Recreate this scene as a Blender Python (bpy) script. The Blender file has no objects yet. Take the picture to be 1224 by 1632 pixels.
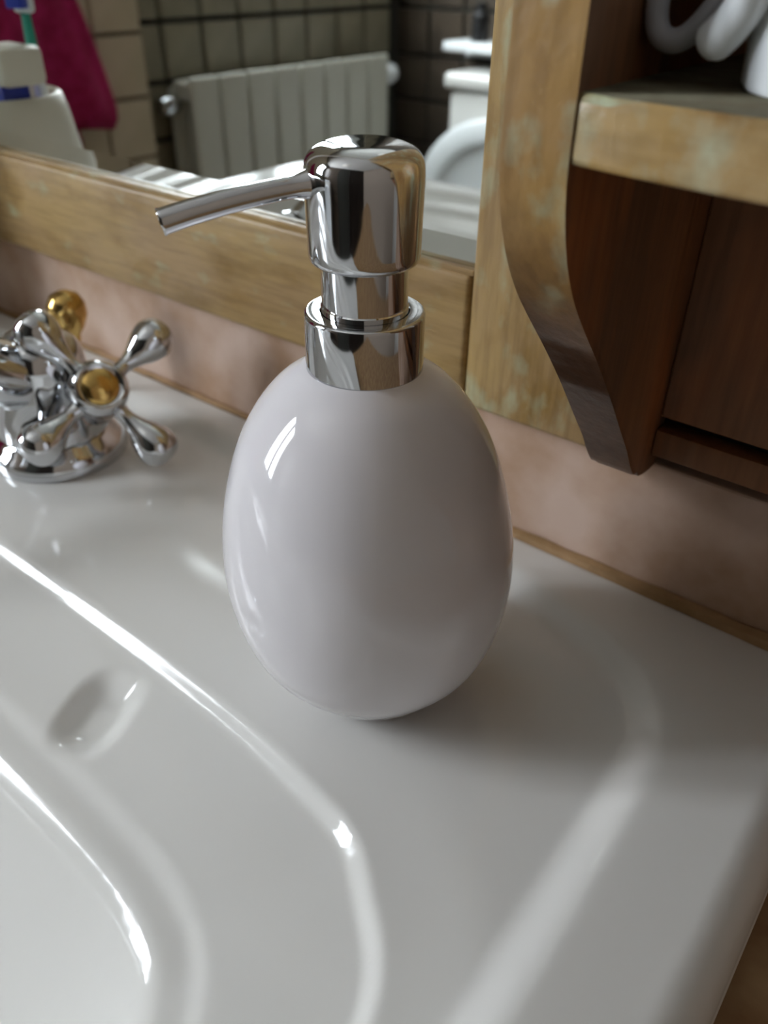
import bpy, bmesh, math, random
from mathutils import Vector, Matrix, noise
random.seed(7)
PI = math.pi
S = bpy.context.scene
COL = S.collection

# ------------------------------------------------------------------ camera
PITCH, YAW, ROLL, FPX = math.radians(35.07), math.radians(37.75), math.radians(0.86), 1290.0
cd = bpy.data.cameras.new('camera'); cam = bpy.data.objects.new('camera', cd); COL.objects.link(cam)
fw = Vector((-math.sin(YAW)*math.cos(PITCH), math.cos(YAW)*math.cos(PITCH), -math.sin(PITCH)))
r0 = fw.cross(Vector((0, 0, 1))).normalized(); u0 = r0.cross(fw)
rr = math.cos(ROLL)*r0 + math.sin(ROLL)*u0; uu = -math.sin(ROLL)*r0 + math.cos(ROLL)*u0
m3 = Matrix((rr, uu, -fw)).transposed()
cam.matrix_world = Matrix.Translation((0, -.253, .205)) @ m3.to_4x4()
cd.sensor_fit = 'VERTICAL'; cd.sensor_height = 36; cd.lens = 36*FPX/1632
cd.clip_start = .01; cd.clip_end = 30
cd.dof.use_dof = True; cd.dof.focus_distance = .215; cd.dof.aperture_fstop = 12.0
S.camera = cam

# ------------------------------------------------------------------ light
w = bpy.data.worlds.new('world'); S.world = w; w.use_nodes = True
w.node_tree.nodes['Background'].inputs[0].default_value = (.75, .85, 1, 1)
w.node_tree.nodes['Background'].inputs[1].default_value = 1.0
WINDOW_GLOW = 31.0
S.view_settings.view_transform = 'Standard'; S.view_settings.look = 'None'
S.view_settings.exposure = 0.0; S.view_settings.gamma = 1; S.view_settings.use_curve_mapping = False

# ------------------------------------------------------------------ materials
def lin(c):
    return tuple(((v/255)/12.92 if v/255 <= .04045 else ((v/255+.055)/1.055)**2.4) for v in c) + (1,)
def mat(name, c, rough=.5, metal=0, coat=0, noise_scale=None, c2=None, bump=0, bump_scale=200, emit=None, spec=None):
    m = bpy.data.materials.new(name); m.use_nodes = True
    nt = m.node_tree; b = nt.nodes['Principled BSDF']
    b.inputs['Base Color'].default_value = lin(c); b.inputs['Roughness'].default_value = rough
    b.inputs['Metallic'].default_value = metal; b.inputs['Coat Weight'].default_value = coat
    if spec is not None: b.inputs['Specular IOR Level'].default_value = spec
    tc = nt.nodes.new('ShaderNodeTexCoord')
    if c2:
        n = nt.nodes.new('ShaderNodeTexNoise'); n.inputs['Scale'].default_value = noise_scale or 20; n.inputs['Detail'].default_value = 6
        nt.links.new(tc.outputs['Object'], n.inputs['Vector'])
        r = nt.nodes.new('ShaderNodeValToRGB'); r.color_ramp.elements[0].position = .35; r.color_ramp.elements[1].position = .65
        r.color_ramp.elements[0].color = lin(c); r.color_ramp.elements[1].color = lin(c2)
        nt.links.new(n.outputs['Fac'], r.inputs['Fac']); nt.links.new(r.outputs['Color'], b.inputs['Base Color'])
    if bump:
        n = nt.nodes.new('ShaderNodeTexNoise'); n.inputs['Scale'].default_value = bump_scale; n.inputs['Detail'].default_value = 4
        nt.links.new(tc.outputs['Object'], n.inputs['Vector'])
        bp = nt.nodes.new('ShaderNodeBump'); bp.inputs['Strength'].default_value = bump; bp.inputs['Distance'].default_value = .001
        nt.links.new(n.outputs['Fac'], bp.inputs['Height']); nt.links.new(bp.outputs['Normal'], b.inputs['Normal'])
    if emit:
        b.inputs['Emission Color'].default_value = (.885, .94, 1, 1); b.inputs['Emission Strength'].default_value = emit
    return m

def worn_wood(name, base, patch, dark, pale, stretch=(1, 1, 1), rough=.42, paleamt=.62, brown=None, grain=(8, 90, 90)):
    """old yellow-ochre paint, worn to brown in places, greenish-white residue elsewhere"""
    m = bpy.data.materials.new(name); m.use_nodes = True
    nt = m.node_tree; N = nt.nodes; L = nt.links; b = N['Principled BSDF']
    tc = N.new('ShaderNodeTexCoord'); mp = N.new('ShaderNodeMapping'); mp.inputs['Scale'].default_value = stretch
    L.new(tc.outputs['Object'], mp.inputs['Vector'])
    def nz(scale, det=5, off=0):
        n = N.new('ShaderNodeTexNoise'); n.noise_dimensions = '4D'; n.inputs['W'].default_value = off
        n.inputs['Scale'].default_value = scale; n.inputs['Detail'].default_value = det
        L.new(mp.outputs['Vector'], n.inputs['Vector']); return n.outputs['Fac']
    def ramp(f, a, bb):
        r = N.new('ShaderNodeMapRange'); r.inputs['From Min'].default_value = a; r.inputs['From Max'].default_value = bb
        L.new(f, r.inputs['Value']); return r.outputs['Result']
    def mix(f, A, B):
        x = N.new('ShaderNodeMix'); x.data_type = 'RGBA'; L.new(f, x.inputs['Factor'])
        for s, v in (('A', A), ('B', B)):
            i = [q for q in x.inputs if q.name == s and q.type == 'RGBA'][0]
            if hasattr(v, 'is_linked'): L.new(v, i)
            else: i.default_value = lin(v)
        return [q for q in x.outputs if q.type == 'RGBA'][0]
    c = mix(ramp(nz(16, 6, 1), .40, .60), base, patch)
    c = mix(ramp(nz(30, 8, 5), .50, .66), c, dark)
    c = mix(ramp(nz(38, 10, 9), paleamt-.06, paleamt+.10), c, pale)
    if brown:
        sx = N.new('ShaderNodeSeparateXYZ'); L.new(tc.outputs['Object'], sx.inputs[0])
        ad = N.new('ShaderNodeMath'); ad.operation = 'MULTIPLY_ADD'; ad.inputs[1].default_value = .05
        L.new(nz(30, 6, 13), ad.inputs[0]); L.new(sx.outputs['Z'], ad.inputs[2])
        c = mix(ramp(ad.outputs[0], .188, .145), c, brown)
    mg = N.new('ShaderNodeMapping'); mg.inputs['Scale'].default_value = grain; L.new(tc.outputs['Object'], mg.inputs['Vector'])
    gn = N.new('ShaderNodeTexNoise'); gn.inputs['Scale'].default_value = 5; gn.inputs['Detail'].default_value = 5; L.new(mg.outputs['Vector'], gn.inputs['Vector'])
    g = N.new('ShaderNodeValToRGB'); L.new(gn.outputs['Fac'], g.inputs['Fac'])
    g.color_ramp.elements[0].position = .36; g.color_ramp.elements[0].color = (.5, .46, .38, 1); g.color_ramp.elements[1].position = .60; g.color_ramp.elements[1].color = (1, 1, 1, 1)
    x = N.new('ShaderNodeMix'); x.data_type = 'RGBA'; x.blend_type = 'MULTIPLY'; x.inputs['Factor'].default_value = .42
    ia = [q for q in x.inputs if q.name == 'A' and q.type == 'RGBA'][0]; ib = [q for q in x.inputs if q.name == 'B' and q.type == 'RGBA'][0]
    L.new(c, ia); L.new(g.outputs['Color'], ib)
    L.new([q for q in x.outputs if q.type == 'RGBA'][0], b.inputs['Base Color'])
    b.inputs['Roughness'].default_value = rough
    bp = N.new('ShaderNodeBump'); bp.inputs['Strength'].default_value = .5; bp.inputs['Distance'].default_value = .0008
    L.new(nz(140, 6, 3), bp.inputs['Height']); L.new(bp.outputs['Normal'], b.inputs['Normal'])
    return m

M = {}
M['ceramic'] = mat('glazed_ceramic', (214, 213, 209), .12, spec=.5)
M['bottle'] = mat('glazed_bottle', (218, 215, 218), .06, spec=.5, coat=.3)
M['chrome'] = mat('chrome', (205, 207, 210), .05, metal=1)
M['gold'] = mat('gold_plate', (200, 166, 100), .18, metal=1)
M['frame_wood'] = worn_wood('ochre_frame_wood', (162, 134, 84), (156, 128, 88), (138, 108, 56), (168, 172, 142), (1, 2.2, 1.8), paleamt=.64)
M['stile_wood'] = worn_wood('ochre_stile_wood', (162, 134, 84), (156, 128, 88), (138, 108, 56), (168, 172, 142), (1.8, 2.2, 1), paleamt=.58, grain=(90, 90, 8))
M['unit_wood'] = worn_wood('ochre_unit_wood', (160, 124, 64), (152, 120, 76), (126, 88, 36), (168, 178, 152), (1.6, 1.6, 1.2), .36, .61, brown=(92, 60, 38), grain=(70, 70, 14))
M['shelf_wood'] = worn_wood('ochre_shelf_wood', (160, 124, 58), (168, 142, 98), (132, 92, 32), (176, 172, 142), (1.6, 1.6, 1.2), .26, .62, grain=(10, 60, 60))
M['brown_wood'] = worn_wood('bare_brown_wood', (138, 94, 60), (112, 80, 56), (158, 100, 58), (104, 94, 74), (1.5, 1.5, .5), .6, .68, grain=(70, 70, 5))
M['chipped'] = mat('chipped_arris', (158, 162, 128), .6, c2=(138, 124, 80), noise_scale=160, bump=.8)
M['shelf_top'] = mat('dusty_shelf_top', (88, 78, 58), .8, c2=(112, 108, 88), noise_scale=90, bump=.4)
M['stone'] = mat('pink_beige_stone', (164, 132, 106), .45, c2=(196, 172, 156), noise_scale=26, bump=.2, bump_scale=120)
M['counter'] = mat('tan_stone', (132, 98, 66), .5, c2=(162, 134, 98), noise_scale=60, bump=.3, bump_scale=200)
M['caulk'] = mat('tan_grout', (164, 130, 92), .7, c2=(138, 108, 70), noise_scale=90, bump=.5, bump_scale=300)
M['mirror'] = mat('mirror_silver', (232, 236, 232), .015, metal=1)
M['tile_olive'] = mat('olive_grey_tile', (150, 142, 122), .3, c2=(134, 128, 108), noise_scale=9)
M['tile_beige'] = mat('beige_tile', (205, 190, 166), .35, c2=(192, 178, 152), noise_scale=9)
M['tile_dark'] = mat('dark_brown_tile', (78, 68, 58), .28, c2=(64, 56, 48), noise_scale=9)
M['grout'] = mat('dark_grout', (48, 48, 42), .9, bump=.3)
M['grout_light'] = mat('brown_grout', (110, 98, 78), .9, bump=.3)
M['plaster'] = mat('white_plaster', (205, 202, 196), .9, bump=.2)
M['plaster_brown'] = mat('brown_plaster', (150, 136, 122), .85, bump=.2)
M['floor'] = mat('floor_tile', (120, 104, 86), .4, c2=(104, 90, 74), noise_scale=8)
M['white_enamel'] = mat('white_enamel', (205, 204, 192), .35)
M['towel'] = mat('crimson_terry', (150, 14, 70), .95, c2=(176, 30, 92), noise_scale=60, bump=1, bump_scale=500)
M['white_plastic'] = mat('white_plastic', (232, 236, 238), .3)
M['cream_plastic'] = mat('cream_plastic', (222, 218, 204), .4)
M['grey_plastic'] = mat('grey_plastic', (176, 176, 180), .45)
M['blue'] = mat('blue_plastic', (40, 60, 170), .4)
M['red'] = mat('red_plastic', (190, 20, 30), .4)
M['teal'] = mat('teal_plastic', (40, 150, 130), .4)
M['black'] = mat('black_plastic', (22, 22, 24), .4)
M['door'] = mat('added_door_dark', (36, 27, 21), .5, c2=(28, 21, 16), noise_scale=12)  # near-black for the added unseen door, meant to show as dark reflections
M['vanity'] = mat('vanity_wood', (120, 88, 50), .5, c2=(100, 72, 40), noise_scale=12)
M['glow'] = mat('frosted_pane', (230, 235, 240), .4, emit=WINDOW_GLOW)
M['lampglow'] = mat('lamp_diffuser', (240, 235, 225), .4)

# ------------------------------------------------------------------ helpers
def link(name, bm, m, parent=None, smooth=True, sharp=40):
    me = bpy.data.meshes.new(name)
    bmesh.ops.recalc_face_normals(bm, faces=bm.faces)
    bm.to_mesh(me); bm.free()
    for q in (m if isinstance(m, (list, tuple)) else [m]): me.materials.append(q)
    if smooth:
        me.polygons.foreach_set('use_smooth', [True]*len(me.polygons))
        me.set_sharp_from_angle(angle=math.radians(sharp))
    o = bpy.data.objects.new(name, me); COL.objects.link(o)
    if parent:
        o.parent = parent
        # vertices are given in world space: cancel the offset of an Empty parent
        if parent.type == 'EMPTY': o.matrix_parent_inverse = Matrix.Translation(-parent.location)
    return o
def tag(o, label=None, cat=None, group=None, kind=None):
    if label: o['label'] = label
    if cat: o['category'] = cat
    if group: o['group'] = group
    if kind: o['kind'] = kind
    return o
def empty(name, loc, label=None, cat=None, group=None, kind=None):
    o = bpy.data.objects.new(name, None); COL.objects.link(o); o.location = loc; o.empty_display_size = .02
    return tag(o, label, cat, group, kind)
def B(): return bmesh.new()
def box(bm, x0, x1, y0, y1, z0, z1, bev=0, seg=2):
    t = bmesh.new(); bmesh.ops.create_cube(t, size=1)
    for v in t.verts:
        v.co = Vector((x0+(v.co.x+.5)*(x1-x0), y0+(v.co.y+.5)*(y1-y0), z0+(v.co.z+.5)*(z1-z0)))
    if bev: bmesh.ops.bevel(t, geom=t.edges[:], offset=bev, segments=seg, profile=.5, affect='EDGES')
    me = bpy.data.meshes.new('t'); t.to_mesh(me); t.free(); bm.from_mesh(me); bpy.data.meshes.remove(me)
    return bm
def lathe(bm, prof, n=48, axis=Vector((0, 0, 1)), org=Vector((0, 0, 0))):
    """prof: list of (r, h) ; closes at r=0"""
    q = axis.normalized().to_track_quat('Z', 'Y')
    rings = []
    for r, h in prof:
        if r < 1e-7: rings.append([bm.verts.new(org + q @ Vector((0, 0, h)))])
        else: rings.append([bm.verts.new(org + q @ Vector((r*math.cos(2*PI*i/n), r*math.sin(2*PI*i/n), h))) for i in range(n)])
    for a, b in zip(rings, rings[1:]):
        if len(a) == 1 and len(b) == 1: continue
        for i in range(n):
            j = (i+1) % n
            if len(a) == 1: bm.faces.new((a[0], b[i], b[j]))
            elif len(b) == 1: bm.faces.new((a[i], a[j], b[0]))
            else: bm.faces.new((a[i], a[j], b[j], b[i]))
    return bm
def spline(pts, k=8):
    """catmull-rom through tuples"""
    out = []
    P = [Vector(p) for p in pts]; P = [2*P[0]-P[1]] + P + [2*P[-1]-P[-2]]
    for i in range(1, len(P)-2):
        for s in range(k):
            t = s/k; a, b, c, d = P[i-1:i+3]
            out.append(.5*((2*b) + (c-a)*t + (2*a-5*b+4*c-d)*t*t + (-a+3*b-3*c+d)*t**3))
    out.append(P[-2]); return out
def tube(bm, pts, rad, n=16):
    """pts list of Vector, rad float or list"""
    if not isinstance(rad, (list, tuple)): rad = [rad]*len(pts)
    rings = []; prev = None
    for i, p in enumerate(pts):
        t = (pts[min(i+1, len(pts)-1)] - pts[max(i-1, 0)]).normalized()
        if prev is None:
            a = t.cross(Vector((0, 0, 1)))
            if a.length < .1: a = t.cross(Vector((1, 0, 0)))
            a.normalize()
        else: a = (prev - t*prev.dot(t)).normalized()
        prev = a; b = t.cross(a)
        rings.append([bm.verts.new(p + rad[i]*(math.cos(2*PI*k/n)*a + math.sin(2*PI*k/n)*b)) for k in range(n)])
    for a, b in zip(rings, rings[1:]):
        for i in range(n): bm.faces.new((a[i], a[(i+1) % n], b[(i+1) % n], b[i]))
    bm.faces.new(rings[0][::-1]); bm.faces.new(rings[-1]); return bm
def prism(bm, poly, axis, a0, a1, mi=None):
    """poly 2D points in the plane normal to axis ('x': (y,z), 'z': (x,y), 'y': (x,z))"""
    def P(p, a):
        return {'x': (a, p[0], p[1]), 'y': (p[0], a, p[1]), 'z': (p[0], p[1], a)}[axis]
    A = [bm.verts.new(P(p, a0)) for p in poly]; C = [bm.verts.new(P(p, a1)) for p in poly]
    f0 = bm.faces.new(A[::-1]); f1 = bm.faces.new(C); n = len(poly); side = []
    for i in range(n): side.append(bm.faces.new((A[i], A[(i+1) % n], C[(i+1) % n], C[i])))
    return f0, f1, side
def sstep(a, b, x):
    t = min(1, max(0, (x-a)/(b-a))); return t*t*(3-2*t)

# ------------------------------------------------------------------ room shell
XL, XRW, YB, ZF, ZC = -1.4, 1.0, -1.6, -.85, 1.55
bm = B(); box(bm, XL-.1, XRW+.1, YB-.1, .11, ZF-.1, ZF); tag(link('floor', bm, M['floor'], None, False), kind='structure')
bm = B(); box(bm, XL-.1, XRW+.1, YB-.1, .11, ZC, ZC+.1); tag(link('ceiling', bm, M['plaster'], None, False), kind='structure')
bm = B(); box(bm, XL-.1, XRW+.1, .008, .1, ZF, ZC); tag(link('wall_back', bm, M['plaster'], None, False), kind='structure')
bm = B(); box(bm, XRW, XRW+.1, YB, .008, ZF, ZC); tag(link('wall_right', bm, M['plaster_brown'], None, False), kind='structure')
# window wall, with an opening
WY0, WY1, WZ0, WZ1 = -1.42, -.84, .185, 1.20
bm = B(); XW = XL-.1
box(bm, XW, XL, YB, WY0, ZF, ZC); box(bm, XW, XL, WY1, .008, ZF, ZC)
box(bm, XW, XL, WY0, WY1, ZF, WZ0); box(bm, XW, XL, WY0, WY1, WZ1, ZC)
wl = link('wall_left', bm, M['grout'], None, False); tag(wl, kind='structure')
bm = B(); box(bm, XL-.1, XRW, YB-.1, YB, ZF, ZC)
wf = link('wall_front', bm, M['grout'], None, False); tag(wf, kind='structure')
# tiled pier between the window wall and the basin wall
bm = B(); box(bm, XL, -1.326, -.770, .008, ZF, ZC); wp = link('wall_pier', bm, M['grout_light'], None, False); tag(wp, kind='structure')

PT = .0985
def tile_mesh(axis, m, gap):
    bm = B(); h = (PT-gap)/2
    if axis == 'x': box(bm, 0, .008, -h, h, -h, h)
    else: box(bm, -h, h, 0, .008, -h, h)
    # chamfer only the face that shows: scale the front in
    for v in bm.verts:
        f = v.co.x if axis == 'x' else v.co.y
        if f > .004:
            if axis == 'x': v.co.y *= .975; v.co.z *= .975
            else: v.co.x *= .975; v.co.z *= .975
    me = bpy.data.meshes.new('tile'); bm.to_mesh(me); bm.free(); me.materials.append(m); return me
def tiles(parent, axis, face, u_start, u_end, ustep, z_anchor, m, gap, zlo, zhi, hole=None):
    me = tile_mesh(axis, m, gap); rest = B(); n = 0
    k0 = math.ceil((ZF-z_anchor)/PT)
    u = u_start + ustep/2
    while (u - u_end)*(1 if ustep > 0 else -1) < 0:
        k = k0
        while z_anchor + (k+1)*PT < ZC:
            z = z_anchor + (k+.5)*PT; k += 1
            if hole and hole[0]-PT*.45 < u < hole[1]+PT*.45 and hole[2]-PT*.45 < z < hole[3]+PT*.45: continue
            loc = Vector((face, u, z)) if axis == 'x' else Vector((u, face, z))
            if zlo < z < zhi and n < 290:
                o = bpy.data.objects.new('tile', me); COL.objects.link(o); o.parent = parent; o.location = loc; n += 1
                o.rotation_euler = (0, random.uniform(-.004, .004), random.uniform(-.004, .004)) if axis == 'x' else (random.uniform(-.004, .004), 0, random.uniform(-.004, .004))
            else:
                h = (PT-gap)/2
                if axis == 'x': box(rest, face, face+.008, u-h, u+h, z-h, z+h)
                else: box(rest, u-h, u+h, face, face+.008, z-h, z+h)
        u += ustep
    tag(link('tile_field', rest, m, parent, False), kind='stuff')
tiles(wl, 'x', XL, -.770, -1.6, -PT, .083, M['tile_olive'], .009, -.25, .40, (WY0, WY1, WZ0, WZ1))
tiles(wp, 'x', -1.327, -.770, -.02, PT, .0757, M['tile_beige'], .005, -.25, .35)
tiles(wf, 'y', YB, XL, -.45, PT, .083, M['tile_dark'], .008, -.45, .35)

# window in the left wall
W0 = empty('window_1', (XL, (WY0+WY1)/2, WZ0), kind='structure')
bm = B(); t = .045
box(bm, XL-.06, XL-.01, WY0, WY0+t, WZ0, WZ1, .004); box(bm, XL-.06, XL-.01, WY1-t, WY1, WZ0, WZ1, .004)
box(bm, XL-.06, XL-.01, WY0+t, WY1-t, WZ0, WZ0+t, .004); box(bm, XL-.06, XL-.01, WY0+t, WY1-t, WZ1-t, WZ1, .004)
yc = (WY0+WY1)/2
box(bm, XL-.06, XL-.005, yc-.035, yc+.035, WZ0+t, WZ1-t, .004)
link('window_frame', bm, M['white_plastic'], W0, False)
for a, b in ((WY0+t, yc-.035), (yc+.035, WY1-t)):
    bm = B(); box(bm, XL-.045, XL-.04, a, b, WZ0+t, WZ1-t); link('pane', bm, M['glow'], W0, False)
bm = B(); box(bm, XL-.08, XL+.03, WY0-.02, WY1+.02, WZ0-.025, WZ0, .003); link('window_sill', bm, M['white_plastic'], W0, False)

# unseen dark door, added behind the camera to darken the pump and bottle reflections
D = empty('added_dark_door', (.57, YB, ZF), kind='structure')
bm = B(); box(bm, .22, .93, YB, YB+.04, ZF, 1.2, .003); link('added_door_leaf', bm, M['door'], D, False)
for (a, b, c, d) in ((.30, .54, -.7, .1), (.61, .85, -.7, .1), (.30, .54, .25, 1.08), (.61, .85, .25, 1.08)):
    bm = B(); box(bm, a, b, YB+.036, YB+.048, c, d, .006); link('added_door_panel', bm, M['door'], D, False)
for (a, b, c, d) in ((.15, .22, ZF, 1.27), (.93, 1.0, ZF, 1.27), (.22, .93, 1.2, 1.27)):
    bm = B(); box(bm, a, b, YB, YB+.055, c, d, .004); link('added_door_frame', bm, M['door'], D, False)
bm = B(); tube(bm, [Vector((.28, YB+.04, .17)), Vector((.28, YB+.09, .17)), Vector((.37, YB+.09, .17))], .008); link('added_door_handle', bm, M['chrome'], D)

# ceiling lamp body
bm = B(); lathe(bm, [(0, 1.55), (.18, 1.55), (.18, 1.545), (.165, 1.535), (0, 1.533)], 40, org=Vector((-.35, -.85, 0)))
tag(link('ceiling_lamp', bm, M['lampglow']), 'flat round white lamp on the bathroom ceiling', 'lamp')

# ------------------------------------------------------------------ vanity, counter, backsplash
V = empty('vanity_cabinet', (-.23, -.25, ZF), 'brown wooden vanity cabinet under the tan stone counter', 'cabinet')
bm = B(); box(bm, -.71, .28, -.50, .006, ZF, -.30, .002); box(bm, -.71, -.69, -.50, .006, -.30, -.048); box(bm, .26, .28, -.50, .006, -.30, -.048); box(bm, -.69, .26, -.50, -.485, -.30, -.048); link('cabinet_body', bm, M['vanity'], V, False)
for a in (-.695, -.368, -.041):
    bm = B(); box(bm, a, a+.315, -.518, -.5, ZF+.06, -.08, .003); d = link('door', bm, M['vanity'], V, False)
    bm = B(); lathe(bm, [(0, 0), (.005, 0), (.005, .01), (.012, .016), (.012, .022), (0, .028)], 24, Vector((0, -1, 0)), Vector((a+.28, -.518, -.2))); k = link('knob', bm, M['gold'], d)
CT = -.018
# counter ring around the recessed basin
bm = B()
poly_out = [(-.72, -.54), (.30, -.54), (.30, .008), (-.72, .008)]
box(bm, -.72, -.665, -.54, .008, -.048, CT, .002); box(bm, -.012, .30, -.54, .008, -.048, CT, .002)
box(bm, -.665, -.012, -.54, -.47, -.048, CT, .002); box(bm, -.665, -.012, -.03, .008, -.048, CT, .002)
tag(link('countertop', bm, M['counter'], None, False), 'tan mottled stone countertop under and around the white basin', 'counter')
bm = B(); box(bm, -.72, .30, -.004, .008, CT, .0578, .001)
bs = tag(link('backsplash', bm, M['stone'], None, False), 'pinkish beige stone strip standing behind the basin', 'backsplash')
bm = B()
pts = [Vector((-.68+i*.01, -.0052+.0006*noise.noise(Vector((i*.5, 0, 0))), .0046+.0008*noise.noise(Vector((i*.7, 3, 0))))) for i in range(70)]
tube(bm, pts, [.0016+.0022*sstep(38, 66, i)+.0008*noise.noise(Vector((i*.9, 7, 0))) for i in range(70)], 8); link('grout_line', bm, M['caulk'], bs)

# ------------------------------------------------------------------ washbasin as a fine height field
SX0, SX1, SY0, SY1 = -.680, .0095, -.50, -.0062
SC = -.335
def mirror_poly(half):
    return half + [(2*SC-x, y) for x, y in half[::-1]]
def smooth_poly(half, k=6):
    p = mirror_poly(half); P = [Vector((a, b, 0)) for a, b in p]; n = len(P); out = []
    for i in range(n):
        a, b, c, d = P[i-1], P[i], P[(i+1) % n], P[(i+2) % n]
        for s in range(k):
            t = s/k; v = .5*((2*b)+(c-a)*t+(2*a-5*b+4*c-d)*t*t+(-a+3*b-3*c+d)*t**3); out.append((v.x, v.y))
    return out
rim_half = [(-.30, -.0245), (-.22, -.0245), (-.16, -.0245), (-.125, -.0255), (-.098, -.0285), (-.072, -.0345), (-.051, -.0445), (-.0385, -.057), (-.0325, -.070), (-.0305, -.088), (-.0295, -.115), (-.0290, -.15), (-.0290, -.20),
            (-.032, -.26), (-.045, -.33), (-.08, -.395), (-.14, -.44), (-.22, -.462), (-.30, -.468)]
bas_half = [(x_, y_+.003*(y_ > -.16)) for x_, y_ in [(-.30, -.1405), (-.24, -.1405), (-.20, -.141), (-.169, -.142), (-.137, -.1440), (-.107, -.148), (-.088, -.1525), (-.073, -.1605), (-.061, -.171), (-.0535, -.184), (-.0515, -.20), (-.0525, -.23),
            (-.060, -.28), (-.082, -.34), (-.12, -.39), (-.18, -.42), (-.25, -.432), (-.30, -.435)]]
inn_half = [(-.30, -.1958), (-.24, -.1958), (-.19, -.1967), (-.15, -.1985), (-.127, -.2015), (-.110, -.2075), (-.101, -.216), (-.096, -.227), (-.094, -.242), (-.098, -.268),
            (-.106, -.305), (-.128, -.345), (-.17, -.368), (-.24, -.378), (-.30, -.380)]
RIM, BAS, INN = smooth_poly(rim_half, 3), smooth_poly(bas_half, 3), smooth_poly(inn_half, 3)
import numpy as np
def poly_sdf(poly, X, Y):
    P = np.array(poly); Q = np.roll(P, -1, 0)
    d2 = np.full(X.shape, 1e9); ins = np.zeros(X.shape, bool)
    for (ax, ay), (bx, by) in zip(P, Q):
        ex, ey = bx-ax, by-ay; t = np.clip(((X-ax)*ex+(Y-ay)*ey)/(ex*ex+ey*ey+1e-12), 0, 1)
        d2 = np.minimum(d2, (X-ax-t*ex)**2+(Y-ay-t*ey)**2)
        c = ((ay > Y) != (by > Y)); xi = ax+(Y-ay)*ex/(ey if abs(ey) > 1e-12 else 1e-12); ins ^= c & (X < xi)
    d = np.sqrt(d2); return np.where(ins, d, -d)
def ss(a, b, x):
    t = np.clip((x-a)/(b-a), 0, 1); return t*t*(3-2*t)
def axis_pts(segs):
    out = []
    for a, b, st in segs:
        n = max(1, round(abs(b-a)/st)); out += [a+(b-a)*i/n for i in range(n)]
    out.append(segs[-1][1]); return np.array(out)
gx = axis_pts([(SX0, SX0+.016, .001), (SX0+.016, -.43, .004), (-.43, -.30, .002), (-.30, SX1-.016, .00125), (SX1-.016, SX1, .0007)])
gy = axis_pts([(SY0, SY0+.016, .001), (SY0+.016, -.30, .004), (-.30, -.24, .002), (-.24, SY1-.006, .00125), (SY1-.006, SY1, .0007)])
X, Y = np.meshgrid(gx, gy, indexing='ij')
dn_ = poly_sdf(INN, X, Y); dr = poly_sdf(RIM, X, Y); db = poly_sdf(BAS, X, Y)
Z = np.zeros(X.shape)
# raised outer rim, cambered, with a soft concave step down to the deck
def ramp_(x, L_, r_):   # 1 -> 0 over 0..L_, straight slope with tight rounded arrises of radius r_
    f = lambda q: np.where(q < -r_, 0, np.where(q > r_, q, (q+r_)**2/(4*r_)))
    return 1-(f(x)-f(x-L_))/L_
Z += .0060*ramp_(dr, .0098, .0030)
Z -= .0012*ss(.0, .035, -dr)
# deck falls a hair towards the bowl
Z -= .0012*ss(0.03, .0, -db)*(db < 0)
# bowl
d = np.clip(db, 0, None)
lip = .0012 + .0042*ss(0, .0062, d)
fall = 1-ramp_(dn_-.001, .062, .0050)
deep = lip + .0045*np.clip(d-.004, 0, .046)/.046 + .0016*ss(-.016, -.009, dn_) + .088*fall + .022*ss(.05, .09, dn_)
Z -= np.where(db > 0, deep, 0)
# shallow soap rests on the ledge, either side
for cx in (-.188, 2*SC+.188):
    sg = 1 if cx > SC else -1
    ca, sa = math.cos(math.radians(-20)), math.sin(math.radians(-20))*sg
    ux = (X-cx)*ca-(Y+.1660)*sa; uy = (X-cx)*sa+(Y+.1660)*ca
    q = ((np.abs(ux)/.0140)**2.8+(np.abs(uy)/.0195)**2.8)**(1/2.8)
    Z -= .0052*(1-ss(.30, 1.02, q))
# outer edge roll over with rounded corners
hx, hy = (SX1-SX0)/2, (SY1-SY0)/2; cxx, cyy = (SX0+SX1)/2, (SY0+SY1)/2
rc = np.where(Y < cyy, .05, .008)
ex = np.abs(X-cxx)-(hx-rc); ey = np.abs(Y-cyy)-(hy-rc)
ed = rc-(np.sqrt(np.clip(ex, 0, None)**2+np.clip(ey, 0, None)**2)+np.minimum(np.maximum(ex, ey), 0))
out = ed < 0   # outside rounded corner: pull in
lx = np.clip(ex, 0, None); ly = np.clip(ey, 0, None); ln = np.sqrt(lx**2+ly**2)+1e-9
k = np.where(out, rc/ln, 1)
X2 = np.where(out, cxx+np.sign(X-cxx)*((hx-rc)+lx*k), X); Y2 = np.where(out, cyy+np.sign(Y-cyy)*((hy-rc)+ly*k), Y)
e = np.clip(ed, 0, None)
def rollover(e, R, drop): 
    return np.where(e < R, drop*(1-np.sqrt(np.clip(1-((R-e)/R)**2, 0, 1))), 0)
side = np.clip(1-(SY1-Y)/.012, 0, 1)  # small radius along the wall, large elsewhere
Z -= np.where(Y > SY1-.012, np.maximum(rollover(np.clip(SY1-Y, 0, None), .004, .004), rollover(np.clip(SX1-X, 0, None), .013, .0135)), rollover(e, .013, .0135))
nx, ny = X.shape
verts = np.stack([X2, Y2, Z], -1).reshape(-1, 3).tolist(); faces = []
for i in range(nx-1):
    for j in range(ny-1):
        a = i*ny+j; faces.append((a, a+ny, a+ny+1, a+1))
ring = [i*ny for i in range(nx)] + [(nx-1)*ny+j for j in range(1, ny)] + [i*ny+ny-1 for i in range(nx-2, -1, -1)] + [j for j in range(ny-2, 0, -1)]
base = len(verts); n = len(ring)
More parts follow.
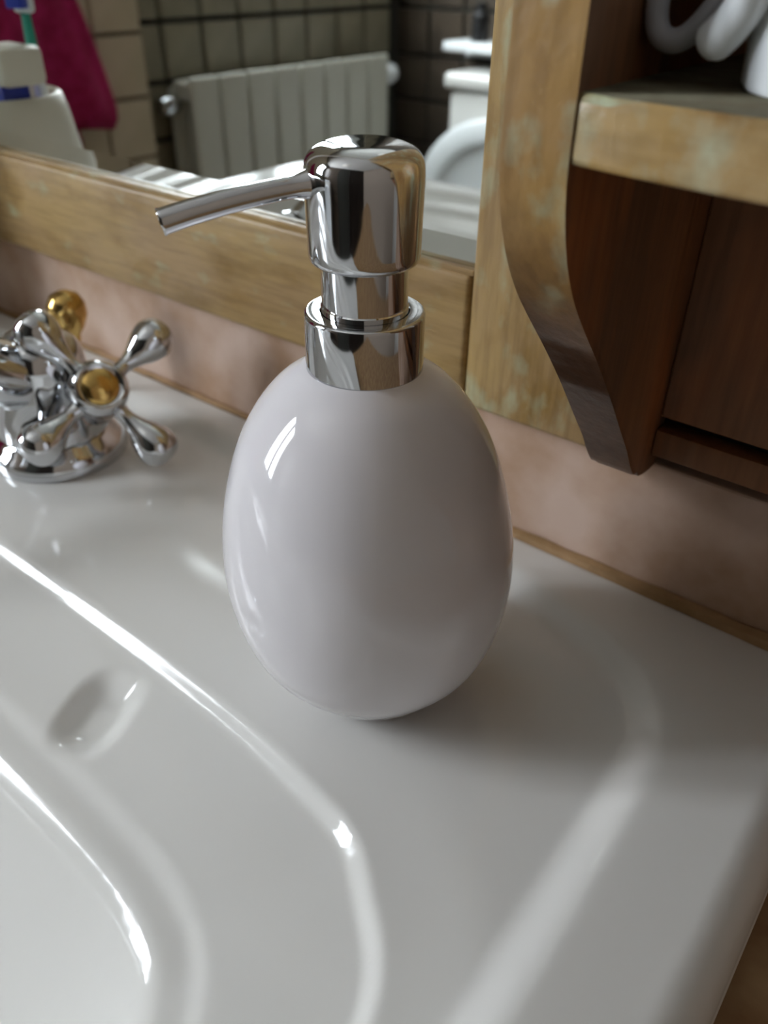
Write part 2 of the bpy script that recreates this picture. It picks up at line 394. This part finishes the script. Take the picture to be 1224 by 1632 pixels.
for lvl, (zz, ins) in enumerate(((-.0135, .0002), (CT+.0003, .0012))):
    for r in ring:
        x, y, z = verts[r]; verts.append([x-(x-cxx)*ins/hx, y-(y-cyy)*ins/hy, min(z, zz)])
prev = ring
for lvl in range(2):
    cur = list(range(base+lvl*n, base+(lvl+1)*n))
    for i in range(n): faces.append((prev[i], cur[i], cur[(i+1) % n], prev[(i+1) % n]))
    prev = cur
me = bpy.data.meshes.new('washbasin'); me.from_pydata(verts, [], faces); me.update()
me.polygons.foreach_set('use_smooth', [True]*len(me.polygons)); me.materials.append(M['ceramic'])
BSN = bpy.data.objects.new('washbasin', me); COL.objects.link(BSN)
tag(BSN, 'large white glazed washbasin with raised rim, set on the stone counter', 'sink')
bmn = bmesh.new(); bmn.from_mesh(me); bmesh.ops.recalc_face_normals(bmn, faces=bmn.faces)
up = sum(f.normal.z for f in list(bmn.faces)[0:200000:97])
if up < 0: bmesh.ops.reverse_faces(bmn, faces=bmn.faces)
bmn.to_mesh(me); bmn.free()
bm = B(); zb = float(Z[np.argmin(abs(gx-SC)), np.argmin(abs(gy+.29))])
lathe(bm, [(0, 0), (.021, 0), (.023, .0015), (.022, .003), (.017, .0025), (.016, -.002), (0, -.002)], 40, org=Vector((SC, -.29, zb+.0006)))
link('drain', bm, M['chrome'], BSN)

# ------------------------------------------------------------------ soap dispenser
DX, DY = -.1250, -.1008
DZ = 0.0002
SD = empty('soap_dispenser', (DX, DY, DZ), 'egg-shaped white ceramic soap dispenser with chrome pump, standing on the basin deck', 'soap dispenser')
def dpart(name, bm, m, sharp=40):
    o = link(name, bm, m, None, True, sharp); o.parent = SD; return o
eg = [(0, .0018), (.0120, .0018), (.0150, .0004), (.0180, .0003), (.0214, .0014), (.0249, .0037), (.0311, .0108), (.0386, .0222), (.0428, .0367), (.0440, .0520), (.0422, .0690),
      (.0376, .0860), (.0317, .0985), (.0240, .1082), (.0160, .1139)]
pr = [(v.x, v.y) for v in spline([(a, b, 0) for a, b in eg[3:]], 6)]
bm = B(); lathe(bm, eg[:3]+pr+[(.013, .1142), (0, .1142)], 96)
for v in bm.verts:   # the hand-thrown body leans a little
    k_ = .0025-.0255*v.co.z; v.co.x += .79*k_; v.co.y += .61*k_
dpart('bottle', bm, M['bottle'], 60)
def rounded(r, z0, z1, bev, k=5):
    p = [(0, z0), (r-.0006, z0), (r, z0+.0006)]
    p += [(r-bev+bev*math.cos(a), z1-bev+bev*math.sin(a)) for a in [PI/2*i/k for i in range(k+1)]]
    return p
bm = B(); lathe(bm, rounded(.01545, .1120, .1292, .0010)+[(.0115, .1292), (.0112, .1287), (.0112, .116), (0, .116)], 96); dpart('collar', bm, M['chrome'])
bm = B(); lathe(bm, [(0, .1165), (.0112, .1165), (.0112, .1305), (.0109, .1308), (.0109, .144), (0, .144)], 80); dpart('pump_stem', bm, M['chrome'])
bm = B()
hp = [(0, .1415), (.0112, .1415), (.0130, .1417), (.0136, .1424), (.01375, .1435)]
hp += [(v.x, v.y) for v in spline([(.0138, .145, 0), (.0140, .154, 0), (.01415, .1605, 0), (.0139, .1638, 0), (.0130, .1658, 0), (.0108, .1675, 0), (.007, .1686, 0), (.0, .1690, 0)], 5)]
lathe(bm, hp, 96); dpart('pump_head', bm, M['chrome'], 50)
dn = Vector((-.50, -.866, 0)).normalized()
def sp_(l, z): return tuple(dn*l+Vector((0, 0, z)))
sp = spline([sp_(.0115, .1603), sp_(.020, .1596), sp_(.030, .1583), sp_(.040, .1565), sp_(.0470, .1549)], 8)
bm = B(); rad = [.0036-.0012*sstep(0, 6, i)+.0005*(i/len(sp)) for i in range(len(sp))]
tube(bm, sp, rad, 32)
spo = dpart('spout', bm, M['chrome'], 50)
bm = B(); e1 = sp[-1]; dd = (sp[-1]-sp[-2]).normalized()
lathe(bm, [(0, -.002), (.0010, -.002), (.0012, 0), (.0013, .00035), (.0028, .0004), (.0030, .0001), (.0030, -.0003), (0, -.0003)], 32, dd, e1); s2 = link('nozzle_rim', bm, M['chrome'], None); s2.parent = spo

# ------------------------------------------------------------------ faucet
FX, FY = -.335, -.080
FA = empty('faucet', (FX, FY, 0), 'chrome basin faucet with cross handle and gold lift knob, left of the dispenser', 'faucet')
def fpart(name, bm, m=M['chrome'], parent=None, sharp=50):
    o = link(name, bm, m, None, True, sharp); o.parent = parent or FA; return o
bm = B(); lathe(bm, [(0, .0003), (.0318, .0003), (.0320, .003), (.0312, .006), (.0300, .0085), (.0285, .0100), (.0270, .0125), (.0255, .014), (.0235, .015), (0, .015)], 64); fpart('flange', bm)
bm = B(); bp = spline([(.0255, .013, 0), (.0245, .020, 0), (.0225, .028, 0), (.0210, .036, 0), (.0205, .044, 0), (.0195, .051, 0), (.0160, .057, 0), (.0105, .0605, 0), (.0055, .062, 0), (0, .0623, 0)], 5)
lathe(bm, [(0, .013)]+[(max(0, v.x), v.y) for v in bp], 64); fpart('body', bm)
bm = B(); spn = spline([(0, -.008, .040), (0, -.030, .055), (0, -.060, .068), (0, -.095, .066), (0, -.118, .052)], 8)
tube(bm, spn, [.0155-.0065*sstep(0, 20, i) for i in range(len(spn))], 32); fs = fpart('spout', bm)
bm = B(); lathe(bm, [(0, 0), (.0105, 0), (.0112, .002), (.0112, .010), (.0095, .011), (0, .011)], 32, Vector((0, -.2, -1)), Vector((0, -.116, .056))); fpart('aerator', bm, M['chrome'], fs)
ax = Vector((.778, -.270, .567)).normalized()
# side valve stem towards +x and the cross handle
HB = Vector((-.3012+.335, -.0738+.080, .0403))
bm = B(); lathe(bm, [(0, -.02), (.0125, -.02), (.0125, -.006), (.0108, -.004), (.0098, .004), (.0110, .006), (.0110, .009), (0, .009)], 40, ax, HB-ax*.012); fpart('valve_stem', bm)
bm = B(); lathe(bm, [(0, -.009), (.0085, -.009), (.0115, -.006), (.0130, -.001), (.0130, .004), (.0118, .0075), (.0100, .0088), (.0092, .0080), (0, .0078)], 48, ax, HB); CH = fpart('cross_handle', bm)
CH['label'] = 'chrome cross handle with four bulb-tipped arms'
bm = B(); lathe(bm, [(0, .0070), (.0078, .0070), (.0078, .0084), (.0066, .0094), (.0036, .0101), (0, .0103)], 40, ax, HB); o = fpart('cap', bm, M['gold'], CH); o['label'] = 'small gold cap in the handle centre'
u = Vector((.001, .0314, .0136)); u = (u-ax*u.dot(ax)).normalized(); v = ax.cross(u)
for k4 in range(4):
    a = k4*PI/2; d4 = math.cos(a)*u+math.sin(a)*v
    prof = [(0, .008), (.0052, .008), (.0040, .0120), (.0034, .0155), (.0038, .0190), (.0055, .0235), (.0078, .0280), (.0093, .0325), (.0096, .0360), (.0084, .0400), (.0052, .0428), (0, .0438)]
    pr2 = [(max(0, q.x), q.y) for q in spline([(a_, b_, 0) for a_, b_ in prof[1:]], 4)]
    bm = B(); lathe(bm, [(0, .008)]+pr2, 32, d4, HB); o = fpart('arm', bm, M['chrome'], CH)
# lift rod with gold knob
bm = B(); tube(bm, [Vector((-.035, .039, .0004)), Vector((-.035, .039, .036))], .0022, 12); ro = fpart('lift_rod', bm)
bm = B(); lathe(bm, [(0, .034), (.004, .034), (.0045, .038), (.0075, .042), (.0098, .048), (.0095, .054), (.0070, .0585), (.003, .0605), (0, .061)], 32, org=Vector((-.035, .039, 0))); o = fpart('knob', bm, M['gold'], ro); o['label'] = 'gold lift knob behind the faucet body'

# ------------------------------------------------------------------ mirror in ochre frame
YF, YM = -.012, -.008
MX0, MX1, MZ0, MZ1 = -.64, -.1490, .1092, .86
WM = empty('wall_mirror', ((MX0+MX1)/2, .006, .058), 'wide wall mirror in a worn ochre painted wooden frame', 'mirror')
bm = B(); bw = .0115; dy = .0009
o_ = [(MX0-.003, MZ0-.003), (MX1+.003, MZ0-.003), (MX1+.003, MZ1+.003), (MX0-.003, MZ1+.003)]
i_ = [(MX0+bw, MZ0+bw), (MX1+.002, MZ0+bw), (MX1+.002, MZ1-bw), (MX0+bw, MZ1-bw)]
O = [bm.verts.new((x, YM+(dy if z < MZ1 else 0), z)) for x, z in o_]; I = [bm.verts.new((x, YM, z)) for x, z in i_]; K = [bm.verts.new((x, YM+.005, z)) for x, z in o_]
bm.faces.new(I)
for a in range(4):
    b = (a+1) % 4; bm.faces.new((O[a], O[b], I[b], I[a])); bm.faces.new((K[a], K[b], O[b], O[a]))
bm.faces.new(K[::-1]); link('mirror_glass', bm, M['mirror'], WM, False)
def board(name, x0, x1, z0, z1, bev=.0022):
    bm = B(); box(bm, x0, x1, YF, .0075, z0, z1, bev, 3); return link(name, bm, M['stile_wood' if name == 'frame_stile' else 'frame_wood'], WM, True, 60)
board('frame_stile', MX1, -.0885, .0585, .93); board('frame_stile', MX0-.058, MX0, .0585, .93)
board('frame_rail', MX0+.0004, MX1-.0007, .0585, MZ0); board('frame_rail', MX0+.0004, MX1-.0007, MZ1, .93)
# thin inner bead that the glass sits behind
bm = B(); box(bm, MX0, MX1-.0002, YF+.0012, YM+.0005, MZ0-.0005, MZ0+.0018, .0005, 2); link('bead', bm, M['frame_wood'], WM)

# ------------------------------------------------------------------ hanging shelf unit
PX0, PX1 = -.0880, -.0730
SU = empty('wall_shelf_unit', (-.07, 0, .06), 'worn ochre wooden shelf unit with curved side panels, right of the mirror', 'shelf unit')
half = [(-.004, .0590), (-.014, .0592), (-.0235, .0622), (-.0305, .0690), (-.0370, .0780), (-.0470, .0900), (-.0560, .1010), (-.0650, .1115), (-.0740, .1215), (-.0825, .1305), (-.0905, .1395), (-.0960, .1475), (-.0995, .1545), (-.1020, .1620), (-.1034, .1700), (-.1036, .180), (-.1036, .195)]
def side_panel(x0, x1, brown_hi):
    bm = B()
    low = [(v.x, v.y) for v in spline([(a, b, 0) for a, b in half], 3)]
    poly = low + [(-.1036, .42), (-.098, .455), (-.07, .49), (-.02, .52), (-.004, .52)]
    f0, f1, side = prism(bm, poly, 'x', x0, x1)
    for i, f in enumerate(side): f.material_index = 0
    (f1 if brown_hi else f0).material_index = 1
    ed_ = [e for e in bm.edges if any(f in (f0, f1) for f in e.link_faces)]
    bmesh.ops.bevel(bm, geom=ed_, offset=.0016, segments=3, profile=.5, affect='EDGES', material=0)
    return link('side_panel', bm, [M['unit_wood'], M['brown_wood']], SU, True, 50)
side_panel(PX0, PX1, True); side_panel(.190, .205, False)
bm = B(); box(bm, PX1, .190, -.012, -.004, .0795, .52, .0008); link('back_panel', bm, M['brown_wood'], SU, False)
bm = B(); box(bm, PX1, .190, -.0135, -.004, .0655, .0755, .0012); link('back_rail', bm, M['brown_wood'], SU)
bm = B(); box(bm, PX1, .190, -.006, -.004, .0750, .0800); link('groove_strip', bm, M['black'], SU, False)
def shelf_board(z0, z1):
    bm = B(); front = []
    N_ = 40
    for i in range(N_+1):
        t = i/N_; x = PX1+(.190-PX1)*t; y = -.1030-.0110*(math.sin(PI*t))**.8
        front.append((x, y))
    poly = front+[(.190, -.012), (PX1, -.012)]
    f0, f1, side = prism(bm, poly, 'z', z0, z1)
    f1.material_index = 1
    et_ = [e for e in bm.edges if f1 in e.link_faces and all(v.co.y < -.05 for v in e.verts)]
    bmesh.ops.bevel(bm, geom=et_, offset=.0016, segments=2, profile=.5, affect='EDGES', material=2)
    ed_ = [e for e in bm.edges if f0 in e.link_faces and all(v.co.y < -.05 for v in e.verts)]
    bmesh.ops.bevel(bm, geom=ed_, offset=.0018, segments=3, profile=.5, affect='EDGES', material=0)
    return link('shelf', bm, [M['shelf_wood'], M['shelf_top'], M['chipped']], SU, True, 50)
shelf_board(.1708, .1835); shelf_board(.300, .3127); shelf_board(.42, .4327)

# things on the shelf
bm = B()
lp = spline([(-.0690, -.074, .3000), (-.0700, -.076, .250), (-.0704, -.078, .215), (-.0705, -.080, .200), (-.0702, -.0805, .1945), (-.0685, -.0808, .1914), (-.0655, -.0808, .1907), (-.0625, -.0805, .1926), (-.0590, -.080, .1975), (-.0560, -.076, .206), (-.0570, -.070, .230), (-.058, -.066, .300)], 8)
tube(bm, lp, .0022, 16)
tag(link('cable_loop', bm, M['grey_plastic']), 'grey round loop of cable hanging above the wooden shelf', 'cable')
bm = B()
q_ = spline([(-.0576, -.0850, .1906), (-.0540, -.0862, .1945), (-.0515, -.0880, .1985), (-.0500, -.0915, .206), (-.0520, -.0940, .230), (-.0540, -.0900, .300)], 6)
tube(bm, [q_[0]+(q_[0]-q_[1])*1.2, q_[0]+(q_[0]-q_[1])*.8]+q_, [.0012, .0024, .0031]+[.0036]*(len(q_)-1), 20)
tag(link('hanging_rod', bm, M['white_plastic']), 'pale grey slanted plastic rod with round end above the shelf', 'handle')
bm = B(); lathe(bm, [(0, 0), (.0200, 0), (.0208, .001), (.0222, .020), (.0232, .045), (.0235, .058), (.0228, .0585), (.0220, .057), (.0200, .004), (0, .004)], 56)
jar = link('beaker', bm, M['white_plastic']); jar.location = (-.0330, -.0715, .1838)
tag(jar, 'white plastic beaker standing on the shelf at the right picture edge', 'cup')

# ------------------------------------------------------------------ tumbler with brushes (seen in the mirror)
CXp, CYp = -.570, -.066
cz = 0.0002
bm = B(); lathe(bm, [(0, 0), (.0375, 0), (.0395, .002), (.0430, .014), (.0520, .040), (.0560, .062), (.0545, .085), (.0500, .112), (.0475, .121), (.0455, .1225), (.0438, .121), (.0470, .10), (.052, .07), (.048, .04), (.037, .006), (0, .006)], 56)
c = link('tumbler', bm, M['cream_plastic']); c.location = (CXp, CYp, cz); tag(c, 'tall white flared tumbler holding toothbrushes, reflected at the mirror left edge', 'tumbler')
TP = empty('toothpaste_tube', (CXp+.012, CYp+.004, .02), 'white toothpaste tube with square cap standing in the tumbler', 'toothpaste')
bm = B(); box(bm, CXp-.004, CXp+.034, CYp-.008, CYp+.010, .014, .119, .004); o = link('tube_body', bm, M['white_plastic'], None)
o.parent = TP; o.matrix_parent_inverse = Matrix.Translation(TP.location).inverted()
bm = B(); box(bm, CXp+.020, CXp+.056, CYp-.014, CYp+.016, .1305, .152, .004); o = link('cap', bm, M['cream_plastic'], None); o.parent = TP; o.matrix_parent_inverse = Matrix.Translation(TP.location).inverted()
bm = B(); box(bm, CXp+.026, CXp+.041, CYp-.0085, CYp+.0105, .117, .1308, .001); o = link('band', bm, M['blue'], None); o.parent = TP; o.matrix_parent_inverse = Matrix.Translation(TP.location).inverted(); o['label'] = 'blue band below the cap'
bm = B(); box(bm, CXp-.004, CXp+.022, CYp-.0085, CYp+.0105, .117, .1308, .001); o = link('band', bm, M['red'], None); o.parent = TP; o.matrix_parent_inverse = Matrix.Translation(TP.location).inverted(); o['label'] = 'red band below the cap'
def brush(x, y, tilt, handle, bristle, label, n1):
    E_ = empty('toothbrush', (x, y, .012), label, 'toothbrush', 'toothbrushes in the tumbler')
    def pp(nm, bm, m):
        o = link(nm, bm, m, None); o.parent = E_; return o
    bm = B(); tube(bm, [Vector((0, 0, 0)), Vector((0, 0, .07)), Vector((0, 0, .130))], [.004, .0042, .0036], 14); pp('handle', bm, M['white_plastic'])
    bm = B(); tube(bm, [Vector((0, 0, .13)), Vector((0, 0, .155))], [.004, .0028], 14); pp('neck', bm, handle)
    bm = B(); box(bm, -.0065, .0065, -.003, .003, .155, .187, .0025); pp('head', bm, M['white_plastic'])
    bm = B(); box(bm, -.005, .005, -.013, -.003, .158, .184, .001); pp('bristles', bm, bristle)
    E_.rotation_euler = tilt; return E_
brush(CXp+.0325, CYp-.021, (.0, .0, 2.6), M['teal'], M['blue'], 'white toothbrush with teal neck and blue bristles in the tumbler', 0)
brush(CXp-.028, CYp+.006, (.0, .02, .9), M['red'], M['red'], 'white toothbrush with red neck and red bristles in the tumbler', 1)

# ------------------------------------------------------------------ radiator
RY0, RY1 = -.843, -1.435; NS = 8; sw = (RY1-RY0)/NS
RAD = empty('radiator', (-1.34, (RY0+RY1)/2, -.62), 'white sectional radiator on the tiled wall below the window', 'radiator')
bm = B(); w_ = abs(sw)-.008
box(bm, -.010, .002, -w_/2, w_/2, 0, .62, .004); box(bm, -.060, -.010, -.006, .006, .03, .59, .002); box(bm, -.070, -.058, -w_/2, w_/2, .0, .60, .003)
box(bm, -.060, -.010, -w_/2+.004, w_/2-.004, .58, .612, .006); box(bm, -.060, -.010, -w_/2-.004, w_/2+.004, .03, .065, .006)
s0 = link('section', bm, M['white_enamel'], None, False); sme = s0.data; bpy.data.objects.remove(s0)
for i in range(NS):
    o = bpy.data.objects.new('section', sme); COL.objects.link(o); o.parent = RAD; o.location = (.04, RY0+sw*(i+.5)-RAD.location.y, 0)
def rpart(nm, bm, m):
    o = link(nm, bm, m, None); o.parent = RAD; o.matrix_parent_inverse = Matrix.Translation(RAD.location).inverted(); return o
bm = B(); tube(bm, [Vector((-1.385, RY0+.005, -.045)), Vector((-1.34, RY0+.005, -.045))], .011); lathe(bm, [(0, 0), (.014, 0), (.018, .008), (.018, .035), (.014, .045), (0, .047)], 32, Vector((.3, 1, 0)), Vector((-1.34, RY0+.004, -.045))); rpart('valve', bm, M['chrome'])
bm = B(); tube(bm, [Vector((-1.385, RY0+.03, -.58)), Vector((-1.34, RY0+.03, -.58)), Vector((-1.34, RY0-.01, -.58))], .008); rpart('return_pipe', bm, M['chrome'])
bm = B(); lathe(bm, [(0, 0), (.016, 0), (.021, .008), (.022, .036), (.018, .045), (0, .048)], 32, Vector((.2, -1, 0)), Vector((-1.33, RY1, -.045))); o = rpart('thermostat_knob', bm, M['white_plastic']); o['label'] = 'round white thermostat knob'
for yy in (RY0-.15, RY1+.15):
    bm = B(); box(bm, XL+.006, -1.345, yy-.008, yy+.008, -.10, -.08); rpart('bracket', bm, M['white_enamel'])

# ------------------------------------------------------------------ towel on the pier
HK = empty('towel_hook', (-1.32, -.40, .60), 'small chrome hook on the beige tiled pier', 'hook')
bm = B(); lathe(bm, [(0, 0), (.018, 0), (.018, .004), (0, .005)], 32, Vector((1, 0, 0)), Vector((0.001, 0, 0))); tube(bm, spline([(.003, 0, 0), (.03, 0, -.006), (.045, 0, .0), (.05, 0, .02)], 5), .005, 12); o = link('hook_body', bm, M['chrome'], None); o.parent = HK
bm = B()
def towel_layer(cx, top, bot, y0t, y1t, y0b, y1b, th, ph, nf):
    NZ, NA = 40, 72; rings = []
    for i in range(NZ+1):
        t = i/NZ; z = top+(bot-top)*t
        yr = y0t+(y0b-y0t)*t**.9; yl = y1t+(y1b-y1t)*t**.9
        rnd = 1 if t < .93 else math.sqrt(max(.02, 1-((t-.93)/.07)**2))
        cy, hw = (yr+yl)/2, abs(yl-yr)/2*(1 if t < .93 else .86+.14*rnd)
        ring = []
        for a in range(NA):
            A = 2*PI*a/NA; s = math.cos(A)
            f = 1+.28*math.sin(nf*A+ph)*min(1, t*1.5+.3)
            y = cy+hw*math.copysign(abs(s)**.8, s)
            x = cx+(th*(.55+.45*t))*math.sin(A)*f*rnd+.008*math.sin(y*48+ph)
            ring.append(bm.verts.new((x, y, z+.006*math.sin(y*30+ph)*t)))
        rings.append(ring)
    for a_, b_ in zip(rings, rings[1:]):
        for i in range(NA): bm.faces.new((a_[i], a_[(i+1) % NA], b_[(i+1) % NA], b_[i]))
    bm.faces.new(rings[0][::-1]); bm.faces.new(rings[-1])
towel_layer(-1.276, .60, -.055, -.455, -.375, -.672, -.30, .030, .4, 9)
towel_layer(-1.292, .55, -.105, -.43, -.385, -.612, -.27, .022, 1.7, 7)
tag(link('bath_towel', bm, M['towel'], None, True, 80), 'crimson pink towel hanging in folds, seen in the mirror at left', 'towel')

# ------------------------------------------------------------------ toilet and small shelf on the front wall
TX = -.957
TO = empty('toilet', (TX, -1.25, ZF), 'white toilet with raised lid against the dark tiled wall', 'toilet')
def tp(nm, bm, m=M['ceramic']):
    o = link(nm, bm, m, None, True, 45); o.parent = TO; o.matrix_parent_inverse = Matrix.Translation(TO.location).inverted(); return o
bm = B(); box(bm, TX-.168, TX+.168, -1.585, -1.425, -.42, -.055, .018, 4); cs = tp('cistern', bm)
bm = B(); box(bm, TX-.178, TX+.178, -1.588, -1.415, -.055, -.022, .012, 4); tp('cistern_lid', bm)
bm = B(); lathe(bm, [(0, 0), (.02, 0), (.02, .006), (.017, .009), (0, .009)], 32, org=Vector((TX, -1.5, -.022))); tp('flush_button', bm, M['chrome'])
def oval_ring(bm, cx, cy, z, rx, ry, n=48, dz=lambda a: 0):
    return [bm.verts.new((cx+rx*math.cos(2*PI*i/n), cy+ry*math.sin(2*PI*i/n), z+dz(2*PI*i/n))) for i in range(n)]
def bridge(bm, R_):
    for a, b in zip(R_, R_[1:]):
        n = len(a)
        for i in range(n): bm.faces.new((a[i], a[(i+1) % n], b[(i+1) % n], b[i]))
bm = B()
R_ = [oval_ring(bm, TX, -1.27, ZF, .105, .20), oval_ring(bm, TX, -1.27, ZF+.03, .10, .19), oval_ring(bm, TX, -1.25, ZF+.18, .11, .19), oval_ring(bm, TX, -1.21, ZF+.33, .17, .215), oval_ring(bm, TX, -1.205, ZF+.395, .182, .232), oval_ring(bm, TX, -1.205, ZF+.40, .17, .22), oval_ring(bm, TX, -1.205, ZF+.39, .135, .18), oval_ring(bm, TX, -1.205, ZF+.25, .09, .12), oval_ring(bm, TX, -1.205, ZF+.22, .04, .05)]
bridge(bm, R_); bm.faces.new(R_[-1]); bm.faces.new(R_[0][::-1]); box(bm, TX-.13, TX+.13, -1.58, -1.36, ZF+.25, ZF+.43, .02, 3); tp('bowl', bm)
bm = B(); R_ = [oval_ring(bm, TX, -1.205, ZF+.402, .185, .228), oval_ring(bm, TX, -1.205, ZF+.412, .188, .232), oval_ring(bm, TX, -1.205, ZF+.42, .18, .224), oval_ring(bm, TX, -1.205, ZF+.42, .125, .165), oval_ring(bm, TX, -1.205, ZF+.402, .118, .158)]
bridge(bm, R_+[R_[0]]); tp('seat', bm, M['white_plastic'])
# raised lid: shallow oval dish standing against the cistern
bm = B(); yl = -1.395
def vring(y, rx, rz, zc, tilt=.10, n=64):
    return [bm.verts.new((TX-.008+rx*math.cos(2*PI*i/n), y-tilt*(zc+rz*math.sin(2*PI*i/n)+.43)*.12, zc+rz*math.sin(2*PI*i/n))) for i in range(n)]
R_ = [vring(yl-.012, .188, .160, -.270), vring(yl-.004, .204, .174, -.270), vring(yl+.010, .205, .175, -.270), vring(yl+.016, .196, .166, -.270), vring(yl+.014, .160, .132, -.272), vring(yl+.002, .150, .122, -.272), vring(yl-.001, .08, .06, -.272)]
bridge(bm, R_); bm.faces.new(R_[-1]); bm.faces.new(R_[0][::-1]); tp('lid', bm, M['white_plastic'])
for sx in (-.10, .0+.10):
    bm = B(); lathe(bm, [(0, 0), (.014, 0), (.016, .01), (.012, .022), (0, .025)], 24, org=Vector((TX+sx, -1.39, ZF+.42))); tp('hinge', bm, M['chrome'])
SSH = empty('small_shelf', (-1.03, YB+.01, .015), 'small white shelf on the dark tiled wall, high in the mirror', 'shelf')
bm = B(); box(bm, -1.19, -.87, YB+.009, YB+.11, .010, .028, .003); o = link('shelf_plate', bm, M['white_plastic'], None); o.parent = SSH; o.matrix_parent_inverse = Matrix.Translation(SSH.location).inverted()
bm = B(); box(bm, -1.19, -.87, YB+.009, YB+.014, -.008, .010, .001); o = link('back_lip', bm, M['white_plastic'], SSH)
bm = B(); lathe(bm, [(0, 0), (.02, 0), (.02, .05), (.012, .058), (.012, .075), (0, .076)], 32); o = link('dark_jar', bm, M['black']); o.location = (-1.125, YB+.06, .0285)
tag(o, 'small dark jar on the white shelf, reflected near the frame', 'jar')
